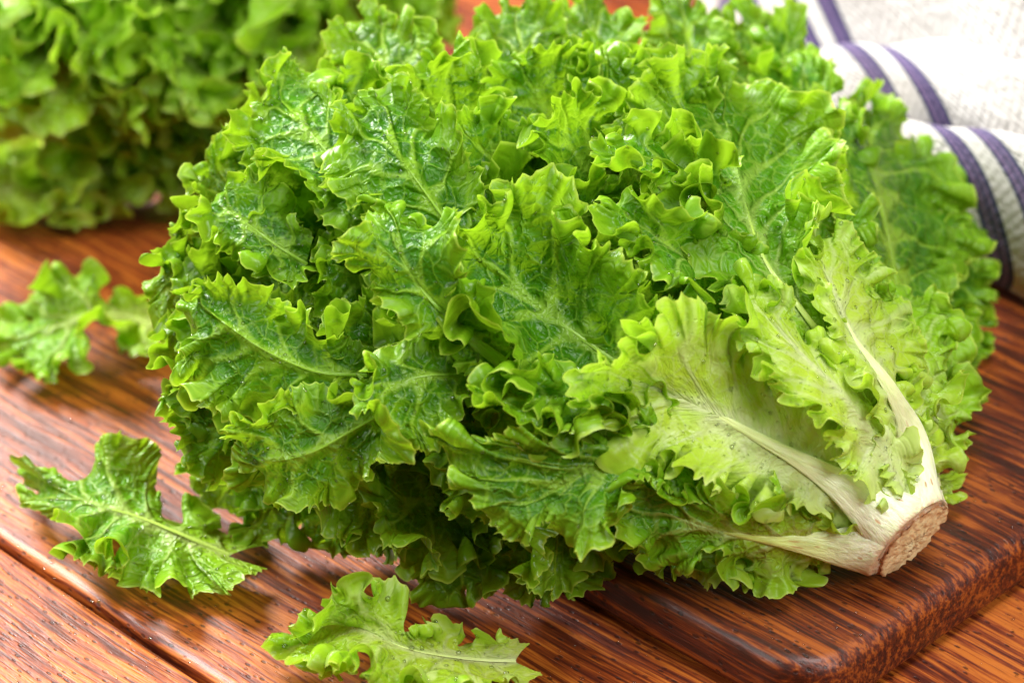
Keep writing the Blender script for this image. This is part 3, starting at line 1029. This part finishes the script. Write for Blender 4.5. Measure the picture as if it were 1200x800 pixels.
# dense dark core: leaves closing the gaps deeper inside
for k in range(26):
    a = rng.uniform(0, 6.28)
    q = rng.uniform(0.2, 0.85)
    x, y = 540 + 330 * q * math.cos(a), 350 + 240 * q * math.sin(a)
    dx, dy = 1000 - x, 570 - y
    L = math.hypot(dx, dy)
    b = (x + dx / L * 190, y + dy / L * 190)
    px_fan(b, (x, y), 85, 600 + k, -52, -24, wet=False, bend=0.1, curl=0.0, twist=rng.uniform(-0.4, 0.4),
           nu=170, nv=14, rib=None, ruffle=(0.006, 0.003, 0.0008), pale_scale=0.8)


# stalk with the brown cut face
def stalk_mesh():
    ax = AX
    s1 = norm(np.cross(ax, np.array([0, 0, 1.0])))
    s2 = np.cross(s1, ax)
    c0 = CUT0.copy()       # centre of the cut
    n = 72
    ang = np.linspace(0, 2 * np.pi, n, endpoint=False)
    rg = np.random.RandomState(3)
    lobes = 1 + 0.035 * np.sin(3 * ang + 1) + 0.03 * np.sin(5 * ang) + 0.012 * rg.normal(size=n)
    rows = []
    for d, r in ((0, 0.0), ):
        pass
    prof = [(-0.0004, 0.0148), (0.0010, 0.0157), (0.004, 0.0160), (0.010, 0.0162), (0.018, 0.0155), (0.028, 0.0120), (0.040, 0.006)]
    for i, (d, r) in enumerate(prof):
        rr = r * (1 + (lobes - 1) * (1 + i * 0.5))
        ridge = 1 + 0.014 * i * np.sin(7 * ang + i * 0.25) + 0.006 * i * np.sin(17 * ang)
        R = rr * ridge * 0.84
        rows.append(c0 + ax * d + s1 * (np.cos(ang) * R)[:, None] + s2 * (np.sin(ang) * R * 0.98)[:, None])
    side = np.stack(rows, 1)
    # cut face: concentric rings with a little relief
    rows = []
    for q in np.linspace(0.0, 1, 12):
        R = 0.0151 * 0.84 * lobes * q
        rel = 0.00035 * np.sin(q * 19) + 0.0003 * rg.normal(size=n) * (q > 0)
        rows.append(c0 - ax * (0.0005 - rel[:, None] + 0.0006 * (1 - q)) + s1 * (np.cos(ang) * R)[:, None]
                    + s2 * (np.sin(ang) * R * 0.98)[:, None])
    face = np.stack(rows, 1)
    return side, face, c0


side, face, CUT = stalk_mesh()
N = NT('stalk_flesh')
tc = N.n('ShaderNodeTexCoord').outputs['Object']
dcut = N.attr('cutdist')
n1 = N.noise(tc, 180, 4)
n2_ = N.noise(tc, 900, 3)
f = N.math('ADD', dcut, N.math('MULTIPLY', N.math('SUBTRACT', n1, 0.5), 0.010))
c = N.ramp(N.rng(f, -0.001, 0.008, 0, 1, False), [(0.0, (0.30, 0.10, 0.03)), (0.14, (0.55, 0.25, 0.10)), (0.34, (0.80, 0.62, 0.44)), (0.7, (0.86, 0.83, 0.70))])
spot = N.math('MULTIPLY', N.rng(N.voro(tc, 330, 'F1'), 0.10, 0.2, 1.0, 0.0), N.rng(f, 0.004, 0.03, 0.6, 0.0))
c = N.mix(spot, c, (0.42, 0.17, 0.06))
p = N.n('ShaderNodeBsdfPrincipled')
N.put(p.inputs['Base Color'], c)
p.inputs['Roughness'].default_value = 0.4
p.inputs['Subsurface Weight'].default_value = 0.2
p.inputs['Subsurface Scale'].default_value = 0.004
N.put(p.inputs['Normal'], N.bump(N.math('ADD', n1, n2_), 0.0009, 0.6))
N.put(N.out.inputs[0], p.outputs[0])
M_STALK = N.m
N = NT('cut_face')
tc = N.n('ShaderNodeTexCoord').outputs['Object']
rad = N.attr('radius')
n1 = N.noise(tc, 300, 4)
n3 = N.noise(tc, 1100, 3)
wv = N.math('SINE', N.math('ADD', N.math('MULTIPLY', rad, 24), N.math('MULTIPLY', n1, 12)))
c = N.mix(N.rng(wv, -1, 1, 0, 0.55), (0.92, 0.80, 0.44), (0.80, 0.62, 0.28))
c = N.mix(N.rng(n3, 0.55, 0.75, 0, 0.6), c, (0.78, 0.62, 0.40))
c = N.mix(N.rng(rad, 0.92, 1.0), c, (0.42, 0.19, 0.07))
p = N.n('ShaderNodeBsdfPrincipled')
N.put(p.inputs['Base Color'], c)
p.inputs['Roughness'].default_value = 0.5
N.put(p.inputs['Normal'], N.bump(N.math('ADD', N.math('MULTIPLY', wv, 0.3), n3), 0.0005, 0.6))
N.put(N.out.inputs[0], p.outputs[0])
M_CUT = N.m
sd = np.broadcast_to(np.array([0, 0.0012, 0.004, 0.010, 0.018, 0.028, 0.040])[None], side.shape[:2])
so = link('stalk', grid_mesh('stalk', side, M_STALK, {'cutdist': sd}, close_u=True), head)
rd = np.broadcast_to(np.linspace(0, 1, 12)[None], face.shape[:2])
fo = link('cut_face', grid_mesh('cut_face', face, M_CUT, {'radius': rd}, close_u=True), so)


# ------------------------------------------------------------------ droplets (too many to count)
def ico():
    import bmesh
    bm = bmesh.new()
    bmesh.ops.create_icosphere(bm, subdivisions=1, radius=1.0)
    v = np.array([x.co[:] for x in bm.verts])
    f = np.array([[q.index for q in x.verts] for x in bm.faces])
    bm.free()
    return v, f


ICO_V, ICO_F = ico()


def droplets(name, pos, nor, rad, parent, label):
    vs, fs = [], []
    for k in range(len(pos)):
        n = nor[k]
        a = norm(np.cross(n, [0.3, 0.5, 0.81]))
        b = np.cross(n, a)
        v = ICO_V * rad[k]
        vs.append(pos[k] + v[:, :1] * a + v[:, 1:2] * b * 1.05 + v[:, 2:] * n * 0.62 + n * rad[k] * 0.25)
        fs.append(ICO_F + k * len(ICO_V))
    V = np.concatenate(vs)
    F = np.concatenate(fs)
    me = bpy.data.meshes.new(name)
    me.vertices.add(len(V))
    me.vertices.foreach_set('co', V.ravel().astype(np.float32))
    me.loops.add(F.size)
    me.loops.foreach_set('vertex_index', F.ravel().astype(np.int32))
    me.polygons.add(len(F))
    me.polygons.foreach_set('loop_start', (np.arange(len(F)) * 3).astype(np.int32))
    me.polygons.foreach_set('loop_total', np.full(len(F), 3, np.int32))
    me.polygons.foreach_set('use_smooth', np.ones(len(F), bool))
    me.update(calc_edges=True)
    me.materials.append(M_WATER)
    o = link(name, me, parent)
    tag(o, kind='stuff')
    return o


def scatter_on(lst, per, seed, rmin=0.0002, rmax=0.0009):
    rg = np.random.RandomState(seed)
    pos, nor, rad = [], [], []
    for P, n in lst:
        nu, nv = P.shape[:2]
        i = rg.randint(4, nu - 4, per)
        j = (nv * (1 - rg.uniform(0, 1, per) ** 1.0 * 0.95)).astype(int).clip(2, nv - 2)
        p, m = P[i, j], n[i, j].copy()
        tocam = norm(CAM - p)
        s = np.sign(np.sum(m * tocam, -1, keepdims=True))
        m = m * s
        pos.append(p)
        nor.append(m)
        rad.append(rmin + (rmax - rmin) * rg.uniform(0, 1, per) ** 3)
    return np.concatenate(pos), np.concatenate(nor), np.concatenate(rad)


p_, n_, r_ = scatter_on(WET[:20], 110, 8, 0.0002, 0.0007)
droplets('water_droplets', p_, n_, r_, head, '')

rg = np.random.RandomState(77)
pos, rad = [], []
for _ in range(900):
    x, y = rg.uniform(-20, 1220), 240 + 580 * rg.uniform(0, 1) ** 0.6
    g0 = on_plane(x, y, 0)
    if ground(g0[0], g0[1]) < 1e-4:
        pos.append(g0)
droplets('water_droplets', np.array(pos), np.tile([0, 0, 1.0], (len(pos), 1)),
         0.00018 + 0.0005 * rg.uniform(0, 1, len(pos)) ** 4, table, '')
pos = []
for _ in range(500):
    g0 = on_plane(rg.uniform(700, 1210), rg.uniform(340, 800), BT)
    if ground(g0[0], g0[1]) > BT - 1e-4:
        pos.append(g0)
droplets('water_droplets', np.array(pos), np.tile([0, 0, 1.0], (len(pos), 1)),
         0.00018 + 0.0005 * rg.uniform(0, 1, len(pos)) ** 4, board, '').location = (0, 0, 0)
dob = board.children[0]
dob.matrix_parent_inverse = (__import__('mathutils').Matrix.Translation(board.location)
                             @ board.rotation_euler.to_matrix().to_4x4()).inverted()


# ------------------------------------------------------------------ loose leaves
def loose(mid, marg, tip_i, seed, label, pale0, **kw):
    """points: (px, py, height in mm above the table)"""
    m = [on_plane(a, b, h * 0.001) for a, b, h in mid]
    g = [on_plane(a, b, h * 0.001) for a, b, h in marg]
    root = np.mean(np.array(m), 0)
    o, P, n = make_leaf('lettuce_leaf', m, g, tip_i, seed, None, pale0=pale0, out_dir=(0, -0.2, 1), **kw)
    tag(o, label, 'lettuce leaf', 'loose lettuce leaves on the table')
    w, nn, rr = scatter_on([(P, n)], 110, seed)
    droplets('water_droplets', w, nn, rr, o, '')
    return o


loose([(268, 652, 6), (215, 628, 11), (160, 605, 14), (110, 590, 16), (70, 575, 14)],
      [(300, 645, 4), (262, 622, 6), (215, 602, 8), (185, 575, 14), (178, 535, 18), (140, 518, 22), (100, 530, 20), (62, 545, 16),
       (22, 552, 10), (30, 590, 5), (70, 605, 12), (80, 635, 12), (90, 660, 5), (130, 650, 20), (135, 670, 10),
       (180, 695, 5), (215, 690, 8), (240, 705, 4), (262, 690, 10), (312, 665, 6)],
      8, 51, 'flat loose lettuce leaf with a visible rib lying beside the gap between two planks', 0.07,
      ruffle=(0.0048, 0.0018, 0.0008), waves=(0.032, 0.012, 0.0034), blister=0.0002, env_p=2.4, rib=(0.0006, 0.0004), nu=680)
loose([(604, 775, 6), (544, 772, 9), (479, 760, 14), (424, 735, 18), (389, 720, 16)],
      [(619, 755, 8), (574, 742, 14), (524, 745, 12), (469, 730, 22), (424, 685, 30), (389, 700, 26), (359, 735, 18), (339, 752, 8),
       (359, 785, 6), (409, 770, 26), (434, 800, 20), (474, 815, 10), (534, 812, 18), (594, 806, 8), (632, 785, 8)],
      7, 52, 'pale frilly loose lettuce leaf standing at the bottom edge, left of the cutting board', 0.42,
      ruffle=(0.0056, 0.0028, 0.0011), waves=(0.021, 0.0085, 0.0032), rib=(0.0005, 0.0003), nu=680)
loose([(190, 385, 8), (150, 372, 10), (110, 370, 14), (70, 380, 14), (40, 395, 10)],
      [(205, 370, 10), (160, 352, 14), (115, 340, 16), (75, 310, 26), (50, 330, 22), (25, 352, 14), (20, 378, 8), (0, 395, 6),
       (10, 425, 4), (45, 440, 8), (75, 440, 8), (88, 410, 18), (110, 385, 22), (150, 412, 8), (180, 405, 10), (200, 400, 8)],
      8, 53, 'blurred loose lettuce leaf at the left edge behind, touching the big lettuce', 0.16,
      ruffle=(0.0050, 0.0024, 0.0010), waves=(0.024, 0.010, 0.0042), rib=(0.0007, 0.0004), nu=460, nv=28)

# ------------------------------------------------------------------ second head, out of focus
c2 = on_plane(180, 150, 0.0)
BODY2 = Body((c2[0] + 0.005, c2[1] + 0.03, 0.03), (0.8, 0.5), (0.17, 0.13, 0.095), (c2[0] + 0.14, c2[1] + 0.2, 0.05), 0.02, 0.08)
head2 = empty('lettuce', (c2[0], c2[1], 0))
tag(head2, 'second curly green lettuce head, blurred, behind at the upper left', 'lettuce')
stalk2 = BODY2.stalk
rng = np.random.RandomState(9)
pts = [(20, 215), (95, 215), (160, 205), (220, 195), (265, 150), (60, 150), (130, 140), (200, 130), (20, 100), (90, 80),
       (160, 70), (240, 80), (300, 100), (330, 40), (380, 60), (420, 20), (270, 20), (190, 10), (100, 10), (20, 20),
       (460, 30), (490, 5), (340, 110), (-40, 160), (-40, 60), (300, -40), (400, -40), (480, -40), (150, -50), (50, -50), (220, -40),
       (60, 110), (110, 125), (130, 90), (40, 60), (180, 110), (30, 235), (110, 238), (180, 232), (240, 222), (280, 185),
       (-10, 246), (65, 250), (140, 247), (205, 240), (262, 222), (165, 225), (90, 228)]
for k, (x, y) in enumerate(pts):
    b = (x + rng.uniform(-30, 60), y - rng.uniform(50, 100))
    px_fan(b, (x, y), rng.uniform(60, 85), 800 + k, -60, rng.uniform(-12, 4), low=0.008 if y >= 180 else None, parent=head2, body=BODY2, wet=False,
           bend=0.12, curl=0.15, twist=rng.uniform(-0.5, 0.5), nu=210, nv=15, rib=None,
           ruffle=(0.0085, 0.0044, 0.0014), waves=(0.036, 0.0125, 0.005), pale0=0.42, stalk=stalk2)

for k in range(12):
    x, y = (k % 4) * 100 + 40, (k // 4) * 65 + 20
    px_fan((x + 40, y - 60), (x, y + 20), 110, 900 + k, -60, -30, parent=head2, body=BODY2, wet=False, nu=160, nv=12, rib=None,
           bend=0.05, curl=0.0, ruffle=(0.007, 0.004, 0.001), waves=(0.036, 0.014, 0.005), pale0=0.22, stalk=stalk2)

# ------------------------------------------------------------------ towel
def towel():
    # profile from the front foot backwards: (distance, height)
    prof = [(0.004, 0.0015), (0.000, 0.010), (0.001, 0.026), (0.007, 0.043), (0.018, 0.053), (0.030, 0.054), (0.040, 0.047),
            (0.043, 0.036), (0.046, 0.034), (0.049, 0.039), (0.055, 0.050), (0.066, 0.058), (0.080, 0.059), (0.092, 0.052),
            (0.098, 0.041), (0.102, 0.040), (0.108, 0.050), (0.122, 0.064), (0.150, 0.068), (0.19, 0.060), (0.22, 0.04), (0.25, 0.002)]
    pr, LP = catmull([(a, b, 0) for a, b in prof], 460)
    r0 = on_plane(1128, 335, BT)
    r1 = on_plane(1215, 372, BT)
    rd_ = norm((r1 - r0)[:2])                    # along the front foot
    n = 300
    s01 = np.linspace(0, 1, n)[:, None]
    L0u = -0.046 + 0.62 * np.maximum(pr[None, :, 0] - 0.05, 0)
    U = L0u + (0.25 - L0u) * s01
    d = pr[:, 0][None, :] + 0 * U
    z = pr[:, 1][None, :] + 0 * U
    fan = smooth(-0.08, 0.14, U)
    d = d * (0.78 + 0.55 * fan)
    z = z * (0.68 + 0.54 * fan)
    wav = 0.0022 * np.sin(U * 60 + d * 40) + 0.0012 * np.sin(U * 130 - d * 90)
    X = r0[0] + rd_[0] * U - 0.42 * d - 0.22 * z
    Y = r0[1] + rd_[1] * U + d + wav
    Z = z + 0.0012 * np.sin(U * 95 + d * 70) + 0.0010 * np.sin(U * 47)
    Z = Z * smooth(-0.004, 0.012, U - L0u) ** 0.5    # the side edge droops
    P = np.stack([X, Y, ground(X, Y) + np.maximum(Z, 0.0012)], -1)
    S = np.linspace(0, LP, len(pr))[None, :] + 0 * U
    return P, U, S


P, U, S = towel()
N = NT('towel_cotton')
u = N.attr('across')
s = N.attr('along')
comb = N.n('ShaderNodeCombineXYZ')
N.put(comb.inputs[0], u)
N.put(comb.inputs[1], s)
uv = comb.outputs[0]


def band(lo, hi, e=0.0003):
    return N.math('MULTIPLY', N.rng(u, lo - e, lo + e), N.rng(u, hi - e, hi + e, 1.0, 0.0))


weave_a = N.math('SINE', N.math('MULTIPLY', u, 2 * math.pi / 0.0042))
weave_b = N.math('SINE', N.math('MULTIPLY', s, 2 * math.pi / 0.0036))
weave = N.math('MULTIPLY', weave_a, weave_b)
S1, S2, SW = 0.0125, 0.0325, 0.0098
stripes, navy, flatw = None, None, band(S1 - 0.001, S2 + SW + 0.001)
for x0 in (S1, S2, S1 + 0.15, S2 + 0.15):
    b = band(x0, x0 + SW)
    parts = N.math('ADD', N.math('ADD', band(x0, x0 + 0.0018), band(x0 + SW - 0.0022, x0 + SW)),
                   N.math('MULTIPLY', band(x0 + 0.0044, x0 + 0.0060), 0.85))
    stripes = b if stripes is None else N.math('ADD', stripes, b)
    navy = parts if navy is None else N.math('ADD', navy, parts)
white = N.mix(N.noise(uv, 90, 2), (0.53, 0.50, 0.47), (0.60, 0.57, 0.545))
dash = N.rng(N.math('MULTIPLY', N.math('SINE', N.math('MULTIPLY', s, 2 * math.pi / 0.0016)),
                    N.math('SINE', N.math('MULTIPLY', u, 2 * math.pi / 0.0018))), -0.35, 0.1, 0.0, 0.85)
purple = N.mix(dash, (0.26, 0.15, 0.31), (0.025, 0.025, 0.10))
c = N.mix(stripes, white, purple)
c = N.mix(navy, c, (0.012, 0.018, 0.075))
p = N.n('ShaderNodeBsdfPrincipled')
N.put(p.inputs['Base Color'], c)
p.inputs['Roughness'].default_value = 0.85
p.inputs['Sheen Weight'].default_value = 0.2
hgt = N.math('ADD', N.math('MULTIPLY', weave, 0.22), N.math('MULTIPLY', N.voro(uv, 430, 'SMOOTH_F1'), 0.8))
hgt = N.math('ADD', hgt, N.math('MULTIPLY', N.noise(uv, 150, 3), 0.8))
hgt = N.math('MULTIPLY', hgt, N.rng(flatw, 0.0, 1.0, 1.0, 0.35))
N.put(p.inputs['Normal'], N.bump(hgt, 0.0012, 0.9))
N.put(N.out.inputs[0], p.outputs[0])
tme = grid_mesh('kitchen_towel', P, N.m, {'across': U, 'along': S})
tow = link('kitchen_towel', tme)
tag(tow, 'folded white woven kitchen towel with navy and purple stripes at the upper right', 'towel')
sol = tow.modifiers.new('thickness', 'SOLIDIFY')
sol.thickness = 0.0012
sol.offset = -1
print('tris', sum(len(m.polygons) for m in bpy.data.meshes) * 2)
